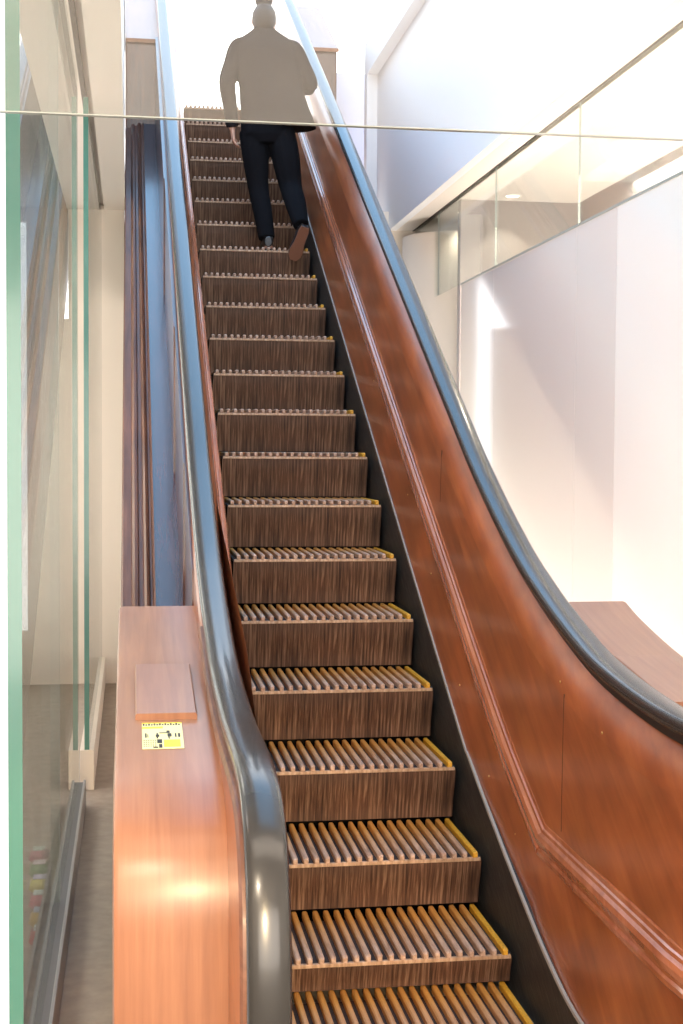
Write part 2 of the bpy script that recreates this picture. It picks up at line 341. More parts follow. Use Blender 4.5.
# ------------------------------------------------------------------ steps
W = XR-XL
NR = 20
def tread_bm():
    bm = bmesh.new()
    box(bm, -0.003, W+0.004, 0.012, 0.40, -0.035, -0.022)
    return bm
def cleats_bm(idx):
    bm = bmesh.new(); pitch = W/NR; wd = pitch*0.50
    for i in idx:
        x0 = pitch*(i+0.5)-wd/2; x1 = x0+wd; c = 0.004
        # rounded front end
        prof = [(x0, -0.024), (x1, -0.024), (x1, -c), (x1-c, 0), (x0+c, 0), (x0, -c)]
        a = [bm.verts.new((x, 0.006, z)) for x, z in prof]; b = [bm.verts.new((x, 0.442, z)) for x, z in prof]
        fr = [bm.verts.new((x0+wd/2+(x-x0-wd/2)*0.7, -0.004, -0.012+(z+0.012)*0.6)) for x, z in prof]
        for k in range(6):
            bm.faces.new((a[k], a[(k+1) % 6], b[(k+1) % 6], b[k])); bm.faces.new((fr[k], fr[(k+1) % 6], a[(k+1) % 6], a[k]))
        bm.faces.new(fr); bm.faces.new(b[::-1])
    return bm
def riser_bm(h=0.235):
    bm = bmesh.new(); n = 8; pr = []
    for k in range(n+1):
        s = k/n; pr.append((0.006+0.050*(h/0.235)*math.sin(s*1.45)**1.6, -0.030-s*max(0.004, h-0.034)))
    fr = [[bm.verts.new((x, y, z)) for x in (-0.003, W+0.004)] for y, z in pr]
    bk = [[bm.verts.new((x, y+0.02, z)) for x in (-0.003, W+0.004)] for y, z in pr]
    for k in range(n):
        bm.faces.new((fr[k][0], fr[k][1], fr[k+1][1], fr[k+1][0])); bm.faces.new((bk[k][0], bk[k+1][0], bk[k+1][1], bk[k][1]))
        for s in (0, 1): bm.faces.new((fr[k][s], fr[k+1][s], bk[k+1][s], bk[k][s]))
    bm.faces.new((fr[0][0], bk[0][0], bk[0][1], fr[0][1])); bm.faces.new((fr[n][0], fr[n][1], bk[n][1], bk[n][0]))
    return bm
positions = []     # bottom to top: (y, z)
for k in (-4, -3, -2, -1): positions.append((0.4*k, {-1: -0.226, -2: -0.424, -3: -0.546, -4: -0.568}[k]))
for j in range(0, 19): positions.append((0.4*j, 0.4*j*T))
words = ['lowest wooden step, nearly level with the floor comb at the bottom of the escalator', 'wooden escalator step cut by the bottom edge of the picture',
 'nearest step whose whole front edge shows, just above the picture bottom', 'wooden step whose front sits beside the upright end of the left handrail']
step0 = empty('escalator_step', 'x', 'escalator step')
tr = finish('tread', tread_bm(), GROOVE, step0)
cl = finish('cleats', cleats_bm(range(NR-1)), RIDGE, step0)
yl = finish('edge_cleat', cleats_bm([NR-1]), YELLOW, step0); yl['label'] = 'yellow painted edge cleat'
lip = boxes('nosing_strip', [(0, W, 0.0, 0.014, -0.034, -0.0215)], streaky('worn pale nosing', (0.25, 0.14, 0.07), (0.45, 0.28, 0.17), (0.65, 0.45, 0.30), (60, 10, 10)), step0, 0.002)
rs = finish('riser', riser_bm(0.042), RISER, step0, smooth=True, autosmooth=40)
riser_full = None
ordn = ['first', 'second', 'third', 'fourth', 'fifth', 'sixth', 'seventh', 'eighth', 'ninth', 'tenth', 'eleventh', 'twelfth', 'thirteenth', 'fourteenth', 'fifteenth', 'sixteenth', 'seventeenth', 'eighteenth', 'nineteenth', 'twentieth', 'twenty-first', 'twenty-second', 'twenty-third']
for i, (y, z) in enumerate(positions):
    if i == 0: o = step0
    else:
        o = step0.copy(); C.objects.link(o)
        for ch in (tr, cl, yl, lip, rs):
            c = ch.copy(); C.objects.link(c); c.parent = o
            if ch is rs:
                hh = z-positions[i-1][1]
                if i < 5 or riser_full is None:
                    tmp = finish('riser', riser_bm(hh), RISER, None, smooth=True, autosmooth=40); c.data = tmp.data; bpy.data.objects.remove(tmp)
                    if i >= 5: riser_full = c.data
                else: c.data = riser_full
    o.location = (XL, y, z+0.018)
    if i < 4: lab = words[i]
    elif i < len(positions)-1:
        lab = 'ribbed wooden escalator step, %s whole one counting up from the picture bottom' % ordn[i-2]
        if i-2 >= 9: lab = 'worn wooden escalator step, %s down from the bright top landing' % ordn[len(positions)-1-i]
        if i == 15: lab = 'dark wooden step under the trailing brown-soled right shoe of the person'
        if i == 15+0: pass
    else: lab = 'topmost wooden step whose cleats stand against the white light'
    if abs(y-4.4) < 0.01: lab = 'wooden step on which the climbing person stands with the left foot'
    if abs(y-4.0) < 0.01: lab = 'wooden step just below the person, under the raised right shoe'
    o['label'] = lab; o['category'] = 'escalator step'; o['group'] = 'wooden steps of the escalator'

# ------------------------------------------------------------------ balustrades
skirt_path = [(y, zn(y)) for y in [-1.75, -1.6, -1.4, -1.2, -1.0, -0.8, -0.6, -0.4, -0.2, 0, 1, 2, 3, 4, 5, 6, 7.0, 7.4, 7.8, 9.4]]
skirt_top = [(-1.75, -0.42), (-1.35, -0.40), (-1.1, -0.345), (-0.85, -0.26), (-0.5, -0.125), (-0.1, 0.045), (0.3, T*.3+.085), (3, 3*T+.08), (7.2, 7.2*T+.08), (7.6, 4.42), (9.4, 4.45)]
skirt_topc = catmull(skirt_top, 4)
MH = 0.385
mould = catmull([(-0.855, -0.046), (-0.65, 0.045), (-0.4, 0.163), (0.0, 0.383), (0.5, T*.5+MH), (1.5, T*1.5+MH), (4, T*4+MH), (7.0, T*7+MH), (7.6, 4.73), (9.4, 4.77)], 5)
deck_pts = [(-1.965, FLOOR), (-1.965, 0.02), (-1.955, 0.18), (-1.90, 0.30), (-1.80, 0.365), (-1.65, 0.405), (-1.28, 0.46), (-0.8, 0.525), (-0.45, 0.595), (-0.27, 0.645)]
DECK = [(-1.965, FLOOR)] + catmull(deck_pts[1:], 6)

def rail_z(y):
    if y < -2.0: return 0.50
    for a, b in zip(RAIL, RAIL[1:]):
        if a[0] >= -2.02 and a[0] <= y <= b[0]: return a[1]+(b[1]-a[1])*(y-a[0])/(b[0]-a[0]+1e-9)
    return RAIL[-1][1]
TS = [-0.95]
def taper(y):
    t_ = min(1.0, max(0.0, (TS[0]-y)/(0.9 if TS[0] > -1.5 else 0.4))); return t_*t_*(3-2*t_)
LEAN = [0.056]
def cant(y, z):
    """how far the inner face leans and tapers outwards, from x = 0.806"""
    d = rail_z(y)-z; lean = LEAN[0]*min(1.0, max(0.0, 1-(d-0.16)/0.36))
    return lean+(0.064-lean)*taper(y)
def slab(name, x_in, x_out, mat, parent, outer_flat=True):
    """balustrade body between two x planes; its top follows the handrail, inner top edge rounded"""
    top = offset(RAIL, -0.048)
    top = [p for p in top]
    s = 1 if x_out > x_in else -1
    right = s > 0
    layers = [(x_in, 0.105), (x_in+s*0.004, 0.085), (x_in+s*0.014, 0.058), (x_in+s*0.030, 0.032), (x_in+s*0.050, 0.012), (x_in+s*0.07, 0.002), (x_in+s*0.085, 0.0)]
    if right: layers = [(x_in, 0.115), (x_in+0.005, 0.092), (x_in+0.014, 0.070), (x_in+0.027, 0.050), (x_in+0.043, 0.032), (x_in+0.062, 0.014), (x_in+0.085, 0.0)]
    layers += [(x_out-s*0.02, 0.0), (x_out-s*0.006, 0.006), (x_out, 0.02)]
    bottom = [(9.55, 3.4), (7.5, 3.2), (0, -0.575+0.0), (-0.4, -0.575)]
    bottom = [(9.6, 3.9), (7.8, 3.7), (0.45, -0.57), (-2.1, -0.57)]
    bm = bmesh.new(); rings = []
    for X, d in layers:
        pth = offset(top, -d) if d else top
        rings.append([bm.verts.new((X, y, z)) for y, z in pth] + [bm.verts.new((X, y, z)) for y, z in bottom])
    m = len(rings[0])
    for a, b in zip(rings, rings[1:]):
        for i in range(m): bm.faces.new((a[i], a[(i+1) % m], b[(i+1) % m], b[i]))
    f1 = bm.faces.new(rings[0]); f2 = bm.faces.new(rings[-1][::-1])
    bmesh.ops.triangulate(bm, faces=[f1, f2])
    def cut(co_, no_):
        bmesh.ops.bisect_plane(bm, geom=bm.verts[:]+bm.edges[:]+bm.faces[:], plane_co=co_, plane_no=no_, dist=1e-5)
    for k in range(14): cut((0, -2.3+0.1*k, 0), (0, 1, 0))
    for yy in (-0.7, -0.3, 0.3, 1, 2, 3, 4, 5, 6, 7): cut((0, yy, 0), (0, 1, 0))
    for h in (0.45, 0.6, 0.72): cut((0, 0, h), (0, -T, 1))
    for zz in (-0.05, 0.15, 0.3): cut((0, 0, zz), (0, 0, 1))
    for v in bm.verts:
        v.co.x += s*cant(v.co.y, v.co.z)*max(0.0, 1-abs(v.co.x-x_in)/0.10)
    return finish(name, bm, mat, parent, smooth=True, autosmooth=22)

def ribbon(name, lower, upper, x0, x1, mat, parent):
    """vertical board between two y-z lines (sampled at equal y) with thickness x0..x1"""
    bm = bmesh.new(); ys_ = sorted(set([round(p[0], 3) for p in lower]+[round(p[0], 3) for p in upper]))
    def at(line, y):
        for a, b in zip(line, line[1:]):
            if a[0] <= y <= b[0]: return a[1]+(b[1]-a[1])*(y-a[0])/(b[0]-a[0]+1e-9)
        return line[0][1] if y < line[0][0] else line[-1][1]
    R = [[bm.verts.new((x, y, z)) for x, z in ((x0, at(lower, y)), (x1, at(lower, y)), (x1, at(upper, y)), (x0, at(upper, y)))] for y in ys_]
    for a, b in zip(R, R[1:]):
        for k in range(4): bm.faces.new((a[k], a[(k+1) % 4], b[(k+1) % 4], b[k]))
    bm.faces.new(R[0]); bm.faces.new(R[-1][::-1])
    return finish(name, bm, mat, parent, smooth=True, autosmooth=30)

def balustrade(side):
    Rt = side == 'right'; LEAN[0] = 0.022 if Rt else 0.042; TS[0] = -1.95 if Rt else -0.95; FS = 0.008 if Rt else 0.07
    m = (lambda x: x) if Rt else (lambda x: 0.741-x)
    P = lambda prof: prof if Rt else mirx(prof)
    root = empty('balustrade', 'polished red-brown wooden balustrade %s' % ('right of the steps, with double moulding along its inner face' if Rt else 'left of the steps, with rounded newel and outer ledge'),
                 'escalator balustrade', (0, 0, 0))
    body = slab('panel', m(0.828), m(0.985), WOOD_SIDE, root)
    # lower inner board and moulding
    sg = 1 if Rt else -1
    low = [(y, zn(y)+0.055) for y in [-2.35, -2.2, -2.05, -1.9, -1.75, -1.6, -1.45, -1.3, -1.2, -1.1, -0.8, -0.4, 0, 7, 7.4, 9.4]]
    flat_m = [(-2.35, -0.046-FS*1.5), (-0.855, -0.046)]
    lowb = ribbon('lower_board', low, flat_m+mould[1:], m(0.770), m(0.800), WOOD_SIDE, root)
    for v in lowb.data.vertices:
        if v.index % 4 in (2, 3): v.co.x += sg*0.054
        v.co.x += sg*0.070*taper(v.co.y)
    def mp(d): return P([(xx+0.045, nn*1.6) for xx, nn in [(0.800, -0.034), (0.770, -0.034), (0.762, -0.028), (0.762, -0.020), (0.768, -0.016), (0.768, -0.010), (0.758, -0.004), (0.756, 0.006), (0.762, 0.014), (0.772, 0.018), (0.774, 0.024), (0.780, 0.026), (0.782, 0.034), (0.790, 0.040), (0.800, 0.042)]])
    sweepobj('moulding', mould, mp(0), WOOD_TRIM, root, 25)
    fm = sweepobj('moulding', [(y, -0.046-FS*(-0.85-y)) for y in (-2.35, -2.2, -2.05, -1.9, -1.75, -1.6, -1.45, -1.3, -1.15, -1.0, -0.85)], mp(0), WOOD_TRIM, root, 25)
    for v in fm.data.vertices: v.co.x += sg*0.070*taper(v.co.y)
    # panel joint lines
    for yj, z0, z1 in ((-1.03, 0.03, 0.44), (0.72, T*.72+.55, T*.72+.77)):
        bm = bmesh.new(); n = 8; R = []
        for k in range(n+1):
            z = z0+(z1-z0)*k/n; yk = yj+2.6*(cant(yj, z)-cant(yj, z0)); xx = 0.8275+cant(yk, z); R.append([bm.verts.new((m(xx+dx), yk+dy, z)) for dx, dy in ((-0.0004, -0.0012), (-0.0004, 0.0012), (0.002, 0.0012), (0.002, -0.0012))])
        for q0, q1 in zip(R, R[1:]):
            for k in range(4): bm.faces.new((q0[k], q0[(k+1) % 4], q1[(k+1) % 4], q1[k]))
        bm.faces.new(R[0]); bm.faces.new(R[-1][::-1])
        finish('panel_joint', bm, GROOVE, root)
    # skirt
    lowk = [(y, z-0.58) for y, z in skirt_path]
    a, b = sorted((m(0.749), m(0.770))); sk = ribbon('skirt_board', lowk, skirt_topc, a, b, SKIRT, root)
    for v in sk.data.vertices:
        if v.co.z > zn(v.co.y)+0.03: v.co.x += (1 if Rt else -1)*0.022
        v.co.x += (1 if Rt else -1)*0.05*taper(v.co.y)
    sweepobj('skirt_edge_strip', skirt_topc, P([(0.769, -0.005), (0.780, -0.005), (0.780, 0.003), (0.771, 0.003)]), plain('dull metal edging', (0.45, 0.40, 0.34), 0.5, 0.4), root, 25)
    # rail guide
    sweepobj('rail_guide', RAIL, P([(0.899, -0.052), (0.951, -0.052), (0.951, -0.012), (0.899, -0.012)]), BLACK, root, 30)
    # screws
    k = 0
    for yj, zz in ((-0.93, 0.47), (-1.32, 0.39), (-0.62, -0.09), (0.15, 0.28), (-0.30, 0.03), (1.25, 0.98), (2.2, 1.55), (-1.32, -0.22), (0.72, .72*T+.245)):
        bm = bmesh.new(); bmesh.ops.create_uvsphere(bm, u_segments=8, v_segments=6, radius=0.0045)
        xx = m(0.828+cant(yj, zz)) if zz-(zn(yj)) > 0.45 else m(0.770+0.054*min(1, max(0, (zz-zn(yj)-0.055)/0.33)))
        for v in bm.verts: v.co.x *= 0.5
        bmesh.ops.translate(bm, verts=bm.verts, vec=(xx, yj, zz)); finish('screw', bm, BRASS, root, smooth=True)
    # bottom newel block with wide deck
    o0, o1 = (0.983, 1.243) if not Rt else (0.983, 1.305)
    bm = bmesh.new(); edge = [(0, 0.014), (0.005, 0.005), (0.014, 0.0)]
    prof = []
    prof = [(o0, -0.0), (o0+0.02, 0.0), (o1-0.014, 0.0), (o1-0.004, -0.004), (o1, -0.014)]
    ns = normals(DECK); rows = []
    for p, n in zip(DECK, ns): rows.append([bm.verts.new((m(x), p[0]+n[0]*d, p[1]+n[1]*d)) for x, d in prof])
    for r0, r1 in zip(rows, rows[1:]):
        for k in range(len(prof)-1): bm.faces.new((r0[k], r0[k+1], r1[k+1], r1[k]))
    # sides, back and bottom
    for k in (0, len(prof)-1):
        xx = rows[0][k].co.x
        loop = [rw[k] for rw in rows] + [bm.verts.new((xx, -0.27, FLOOR))]
        fcs = bm.faces.new(loop); bmesh.ops.triangulate(bm, faces=[fcs])
    bm.verts.ensure_lookup_table()
    top = rows[-1]; bots = [v for v in bm.verts if abs(v.co.y+0.27) < 1e-5 and abs(v.co.z-FLOOR) < 1e-5]
    if len(bots) >= 2:
        bm.faces.new([*top, bots[1], bots[0]]); bm.faces.new([*rows[0][::-1], bots[0], bots[1]])
    nb = finish('newel_casing', bm, WOOD_DECK, root, smooth=True, autosmooth=40)
    # raised cover plate
    def on_deck(y):
        for a, b in zip(DECK[1:], DECK[2:]):
            if a[0] <= y <= b[0]: return a[1]+(b[1]-a[1])*(y-a[0])/(b[0]-a[0])
    pl = [(y, on_deck(y)) for y in (-1.315, -1.08, -0.85)]; px0, px1 = (1.025, 1.19) if not Rt else (1.05, 1.235)
    pp = sweepobj('cover_plate', pl, P([(px0, -0.002), (px1, -0.002), (px1, 0.013), (px1-0.004, 0.018), (px0+0.004, 0.018), (px0, 0.013)]), WOOD_DECK, nb, 30)
    # side trim between newel casing and handrail
    trp = offset(RAIL[4:70], -0.034)
    sweepobj('rail_trim', trp, P([(0.968, -0.02), (0.992, -0.02), (0.994, -0.006), (0.988, 0.004), (0.968, 0.006)]), WOOD_MOULD, root, 30)
    # top block
    yt = 6.3
    tp = [(yt, T*yt+0.80), (6.9, T*6.9+.8), (7.5, T*7.5+.8), (8.1, 5.42), (9.4, 5.45)]
    o1 = 1.243 if not Rt else 1.20
    bm = bmesh.new(); a, b = sorted((m(o0), m(o1)))
    R = [[bm.verts.new((x, y, z)) for x, z in ((a, 3.72+(y-yt)*0.2), (b, 3.72+(y-yt)*0.2), (b, zt), (a, zt))] for y, zt in tp]
    for q0, q1 in zip(R, R[1:]):
        for k in range(4): bm.faces.new((q0[k], q0[(k+1) % 4], q1[(k+1) % 4], q1[k]))
    bm.faces.new(R[0]); bm.faces.new(R[-1][::-1])
    tb = finish('upper_casing', bm, WOOD_DARK, root, bevel=0.012)
    sweepobj('upper_cover', [(yt-0.03, T*(yt-.03)+.80), (6.9, T*6.9+.8), (7.5, T*7.5+.8)], P([(o0, 0.0), (o1+0.012, 0.0), (o1+0.012, 0.022), (o1, 0.03), (o0, 0.03)]), WOOD_DECK, tb, 30)
    # low outer ledge with mouldings along the incline
    led = [(-0.25, T*-0.25+.15), (1, T+.15), (3, 3*T+.15), (5, 5*T+.15), (6.35, 6.35*T+.15)]
    sweepobj('outer_ledge', led, P([(0.985, -0.05), (1.10, -0.05), (1.10, 0.0), (0.985, 0.0)]), WOOD_LEDGE, root, 30)
    sweepobj('outer_moulding', led, P([(1.10, -0.40), (1.243, -0.40), (1.243, -0.035), (1.235, -0.03), (1.20, -0.03), (1.196, -0.012), (1.185, -0.002), (1.172, -0.004), (1.166, -0.016), (1.150, -0.016),
             (1.146, 0.000), (1.136, 0.008), (1.126, 0.003), (1.120, -0.008), (1.112, -0.008), (1.108, 0.008), (1.10, 0.010)]), WOOD_MOULD, root, 25)
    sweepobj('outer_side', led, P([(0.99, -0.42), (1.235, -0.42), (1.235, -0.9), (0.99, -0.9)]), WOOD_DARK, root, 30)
    return root, nb
bl, nbl = balustrade('left')
br, nbr = balustrade('right')

# outer side strips of the left balustrade, overlapping boards
for k, (ya, yb, xo) in enumerate(((-0.2, 0.5, 0.0), (0.5, 1.6, 0.006), (1.6, 3.4, 0.013), (3.4, 6.3, 0.02))):
    lo_ = [(ya, T*ya+0.15), (yb, T*yb+0.15)]; hi_ = [(ya, T*ya+0.84), (yb, T*yb+0.84)]
    if k == 0: hi_ = [(ya, T*ya+0.88), (yb, T*yb+0.84)]
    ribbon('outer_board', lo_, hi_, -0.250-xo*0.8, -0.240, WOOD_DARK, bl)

# handrails
def rail_prof(cx, sx=1):
    w_ = 0.043
    return [(cx-w_, -0.012), (cx-w_+0.004, -0.02), (cx-w_+0.014, -0.02), (cx-w_+0.016, -0.008), (cx+w_-0.016, -0.008), (cx+w_-0.014, -0.02), (cx+w_-0.004, -0.02), (cx+w_, -0.012),
            (cx+w_, 0.004), (cx+w_-0.004, 0.013), (cx+w_-0.012, 0.018), (cx, 0.020), (cx-w_+0.012, 0.018), (cx-w_+0.004, 0.013), (cx-w_, 0.004)]
for cx, lab in ((-0.199, 'grey rubber handrail left of the steps, curving down over the near newel'), (0.918, 'dark rubber handrail right of the steps, running off the right picture edge')):
    o = sweepobj('handrail', RAIL, rail_prof(cx), RUBBER, None, 60)
    tag(o, lab, 'handrail', 'handrails of the escalator')

# landing plates
tf = sweepobj('light_block_pan', [(-1.7, -0.95), (-0.6, -0.85), (0, -0.55), (2, 2*T-.5), (7.2, 7.2*T-.5), (7.8, 3.9)], [(-0.006, -0.02), (0.747, -0.02), (0.747, 0.0), (-0.006, 0.0)], LIGHTBLOCK)  # unseen pan added to stop light leaking up between the steps
tag(tf, 'added dark pan beneath the moving wooden steps, blocking stray light', 'truss')
o = boxes('comb_plate', [(0.0, W, -2.6, -1.62, FLOOR-0.0, FLOOR+0.012)], STEEL); tag(o, 'ribbed metal comb plate at the foot of the escalator', 'comb plate')
st('floor_upper', [(-0.66, 3.0, 7.82, 12, 4.0, 4.2)], WHITE)

# sticker on the newel
def on_deck(y):
    for a, b in zip(DECK[1:], DECK[2:]):
        if a[0] <= y <= b[0]: return a[1]+(b[1]-a[1])*(y-a[0])/(b[0]-a[0])
S0, S1 = -1.345, -1.54     # top and bottom edge (y)
SX0, SX1 = -0.432, -0.327
stk = empty('safety_sticker', 'yellow safety sticker with black pictures on the left newel, below the cover plate', 'sticker', (SX0, S0, on_deck(S0)))
def onst(name, rects, mat, h):
    bm = bmesh.new()
    for (u0, u1, v0, v1) in rects:     # u across 0..1, v down 0..1
        n = 4; ya = [S0+(S1-S0)*(v0+(v1-v0)*k/n) for k in range(n+1)]
        for a, b in zip(ya, ya[1:]):
            q = []
            for (uu, yy) in ((u0, a), (u1, a), (u1, b), (u0, b)):
                q.append((uu*(SX1-SX0), yy-S0, on_deck(yy)-on_deck(S0)))
            lo = [bm.verts.new((x, y, z+h-0.0006)) for x, y, z in q]; hi = [bm.verts.new((x, y, z+h)) for x, y, z in q]
            bm.faces.new(hi); bm.faces.new(lo[::-1])
            for k in range(4): bm.faces.new((lo[k], lo[(k+1) % 4], hi[(k+1) % 4], hi[k]))
    return finish(name, bm, mat, stk)
onst('sticker_sheet', [(0, 1, 0, 1)], plain('pale yellow vinyl', (0.90, 0.86, 0.42), 0.4), 0.0018)
SY = plain('strong yellow ink', (0.88, 0.68, 0.02), 0.4)
onst('header_band', [(0, 1, 0, 0.03)], SY, 0.0024)
onst('title_stripe', [(0, 0.52, 0.16, 0.23)], SY, 0.0024)
onst('colour_block', [(0.52, 0.92, 0.68, 0.94)], SY, 0.0024)
ink = [(0.02+0.068*k, 0.02+0.068*k+0.045, 0.035+0.03*(k % 2), 0.11) for k in range(14)]
ink += [(0.07, 0.11, 0.42, 0.58), (0.13, 0.15, 0.46, 0.58), (0.33, 0.42, 0.48, 0.56), (0.35, 0.39, 0.42, 0.62), (0.60, 0.68, 0.33, 0.42), (0.62, 0.72, 0.44, 0.56), (0.64, 0.67, 0.56, 0.64), (0.42, 0.60, 0.40, 0.43),
        (0.80, 0.84, 0.44, 0.58), (0.88, 0.93, 0.44, 0.58), (0.36, 0.48, 0.66, 0.80), (0.40, 0.48, 0.84, 0.97), (0.26, 0.38, 0.93, 0.97)]
ink += [(0.03+0.055*(k % 6), 0.06+0.055*(k % 6), 0.68+0.07*(k//6), 0.70+0.07*(k//6)) for k in range(24)]
onst('printed_marks', ink, plain('black ink', (0.02, 0.02, 0.015), 0.5), 0.0026)

# colourful packets on the floor beyond the near glass sheet
cols = [((0.75, 0.05, 0.05), 'red'), ((0.85, 0.55, 0.05), 'orange'), ((0.8, 0.1, 0.2), 'crimson'), ((0.85, 0.8, 0.1), 'yellow'), ((0.1, 0.4, 0.15), 'green'), ((0.75, 0.2, 0.35), 'pink')]
prev = ['nearest of the row', 'right behind the nearest', 'third from the front', 'fourth from the front', 'second from the back', 'last of the row']
for i, (c, nm) in enumerate(cols):
    y = -0.1+0.20*i; x = -0.775-0.014*i
    t = empty('snack_packet', '%s packet on the floor behind the left glass, %s' % (nm, prev[i]), 'packet', (x, y, FLOOR), 'colourful packets behind the left glass')
    bm = bmesh.new(); nx, ny = 6, 6; g = []
    for s in (1, -1):
        for a in range(nx+1):
            for b in range(ny+1):
                px, py = a/nx-0.5, b/ny-0.5; hh = 0.030*(1-(2*px)**4)*(1-(2*py)**4)
                g.append(bm.verts.new((px*0.08, py*0.13, 0.035+s*hh)))
    N = (nx+1)*(ny+1)
    for s in (0, 1):
        for a in range(nx):
            for b in range(ny):
                i0 = s*N+a*(ny+1)+b; bm.faces.new([g[i0], g[i0+1], g[i0+ny+2], g[i0+ny+1]])
    bmesh.ops.remove_doubles(bm, verts=bm.verts, dist=1e-5)
    finish('bag', bm, plain('packet '+nm, c, 0.3), t, smooth=True)
    boxes('printed_band', [(-0.025, 0.025, -0.03, 0.03, 0.064, 0.0665)], plain('packet band '+nm, tuple(0.5+0.5*(1-k) for k in c), 0.3), t)

# downlights in the right-hand ceiling
for k, (x, y, lab) in enumerate(((1.715, 1.88, 'nearest recessed downlight in the ceiling strip beside the glass slot'), (1.715, 2.7, 'second recessed downlight along the ceiling strip beside the glass slot'),
        (1.98, 5.1, 'recessed downlight just above the curved cream pier'), (2.16, 4.4, 'recessed downlight beyond the glass, between pier and grey recess'))):
    d = empty('downlight', lab, 'ceiling light', (x, y, ZC), 'recessed downlights on the right')
    bm = bmesh.new(); seg = 24
    ri = [[bm.verts.new((rr*math.cos(a*2*math.pi/seg), rr*math.sin(a*2*math.pi/seg), zz)) for a in range(seg)] for rr, zz in ((0.045, 0.0), (0.047, -0.006), (0.06, -0.006), (0.062, 0.0))]
    for p0, p1 in zip(ri, ri[1:]):
        for a in range(seg): bm.faces.new((p0[a], p0[(a+1) % seg], p1[(a+1) % seg], p1[a]))
    finish('rim', bm, WHITE, d, smooth=True)
    bm = bmesh.new(); bmesh.ops.create_circle(bm, cap_ends=True, segments=24, radius=0.045)
    bmesh.ops.translate(bm, verts=bm.verts, vec=(0, 0, -0.003)); finish('lamp_face', bm, emit('lit lamp face', (1, 0.9, 0.75), 9), d)
    l = bpy.data.lights.new('lamp_beam', 'SPOT'); l.energy = 12; l.spot_size = math.radians(90); l.color = (1, 0.88, 0.7); l.shadow_soft_size = 0.04
    lo = bpy.data.objects.new('lamp_beam', l); C.objects.link(lo); lo.location = (x, y, ZC-0.02)

# ------------------------------------------------------------------ person
person = empty('person', 'person in a dark jacket and black trousers climbing the steps, hair in a top bun', 'person', (0, 0, 0.022))
PX = 0.45
def skin_mesh(verts, edges, root=0):
    me = bpy.data.meshes.new('tmp'); me.from_pydata([v[:3] for v in verts], edges, []); o = bpy.data.objects.new('tmp', me); C.objects.link(o)
    bm = bmesh.new(); bm.from_mesh(me); lay = bm.verts.layers.skin.verify()
    bm.verts.ensure_lookup_table()
    for i, v in enumerate(bm.verts):
        rr = verts[i][3]; ry = verts[i][4] if len(verts[i]) > 4 else rr
        v[lay].radius = (rr, ry); v[lay].use_root = (i == root)
    bm.to_mesh(me); bm.free()
    o.modifiers.new('skin', 'SKIN'); s = o.modifiers.new('sub', 'SUBSURF'); s.levels = 2
    bpy.context.view_layer.update()
    dg = bpy.context.evaluated_depsgraph_get(); res = bpy.data.meshes.new_from_object(o.evaluated_get(dg))
    bpy.data.objects.remove(o); return res
def tube(bm, rings, seg=20):
    """rings: list of (centre, rx vector, ry vector) -> closed lofted tube"""
    R = []
    for c, a, b in rings:
        c, a, b = Vector(c), Vector(a), Vector(b)
        R.append([bm.verts.new(c+a*math.cos(2*math.pi*k/seg)+b*math.sin(2*math.pi*k/seg)) for k in range(seg)])
    for p, q in zip(R, R[1:]):
        for k in range(seg): bm.faces.new((p[k], p[(k+1) % seg], q[(k+1) % seg], q[k]))
    bm.faces.new(R[0][::-1]); bm.faces.new(R[-1])
def limb(bm, pts, seg=16):
    """pts: (x,y,z,r) along a limb"""
    rings = []
    for i, p in enumerate(pts):
        a = Vector(pts[max(0, i-1)][:3]); b = Vector(pts[min(len(pts)-1, i+1)][:3]); t_ = (b-a).normalized()
        s_ = t_.cross(Vector((0, 1, 0.01))).normalized(); q = t_.cross(s_).normalized()
        ry = p[4] if len(p) > 4 else p[3]
        rings.append((p[:3], s_*p[3], q*ry))
    tube(bm, rings, seg)
def dense(pts, n=5):
    k = len(pts[0]); P = [list(p) for p in pts]; P = [[2*a-b for a, b in zip(P[0], P[1])]]+P+[[2*a-b for a, b in zip(P[-1], P[-2])]]
    res = []
    for i in range(1, len(P)-2):
        for s in range(n):
            t_ = s/n; res.append([0.5*(2*b+(c-a)*t_+(2*a-5*b+4*c-d)*t_*t_+(3*b-a-3*c+d)*t_**3) for a, b, c, d in zip(P[i-1], P[i], P[i+1], P[i+2])])
    res.append(P[-2]); return res
def remeshed(name, bm, mat, voxel, smooth_it=4, parent=person):
    bmesh.ops.recalc_face_normals(bm, faces=bm.faces)
    o = finish(name, bm, mat, parent, smooth=True)
    m_ = o.modifiers.new('remesh', 'REMESH'); m_.mode = 'VOXEL'; m_.voxel_size = voxel; m_.use_smooth_shade = True
    s_ = o.modifiers.new('smooth', 'SMOOTH'); s_.factor = 0.5; s_.iterations = smooth_it
    return o
BY = 4.62
# joints
hipL = (0.375, BY+0.02, 3.38); kneeL = (0.415, BY+0.04, 2.98); ankL = (0.465, BY-0.06, 2.64)
hipR = (0.565, BY, 3.38); kneeR = (0.635, BY-0.02, 2.98); ankR = (0.672, BY-0.30, 2.70)
shL = (0.272, BY+0.02, 3.925); elL = (0.195, BY-0.01, 3.68); wrL = (0.235, BY+0.06, 3.385)
shR = (0.655, BY+0.02, 3.925); elR = (0.765, BY+0.05, 3.70); wrR = (0.66, BY+0.27, 3.74)
bmb = bmesh.new()
# torso + neck
tube(bmb, [((0.47, BY, z), (rx, 0, 0), (0, ry, 0)) for z, rx, ry in ((3.30, .10, .09), (3.38, .165, .11), (3.5, .16, .105), (3.65, .135, .09), (3.8, .155, .10), (3.92, .17, .10), (3.99, .12, .075), (4.03, .055, .055), (4.10, .050, .052), (4.14, .05, .055))], 24)
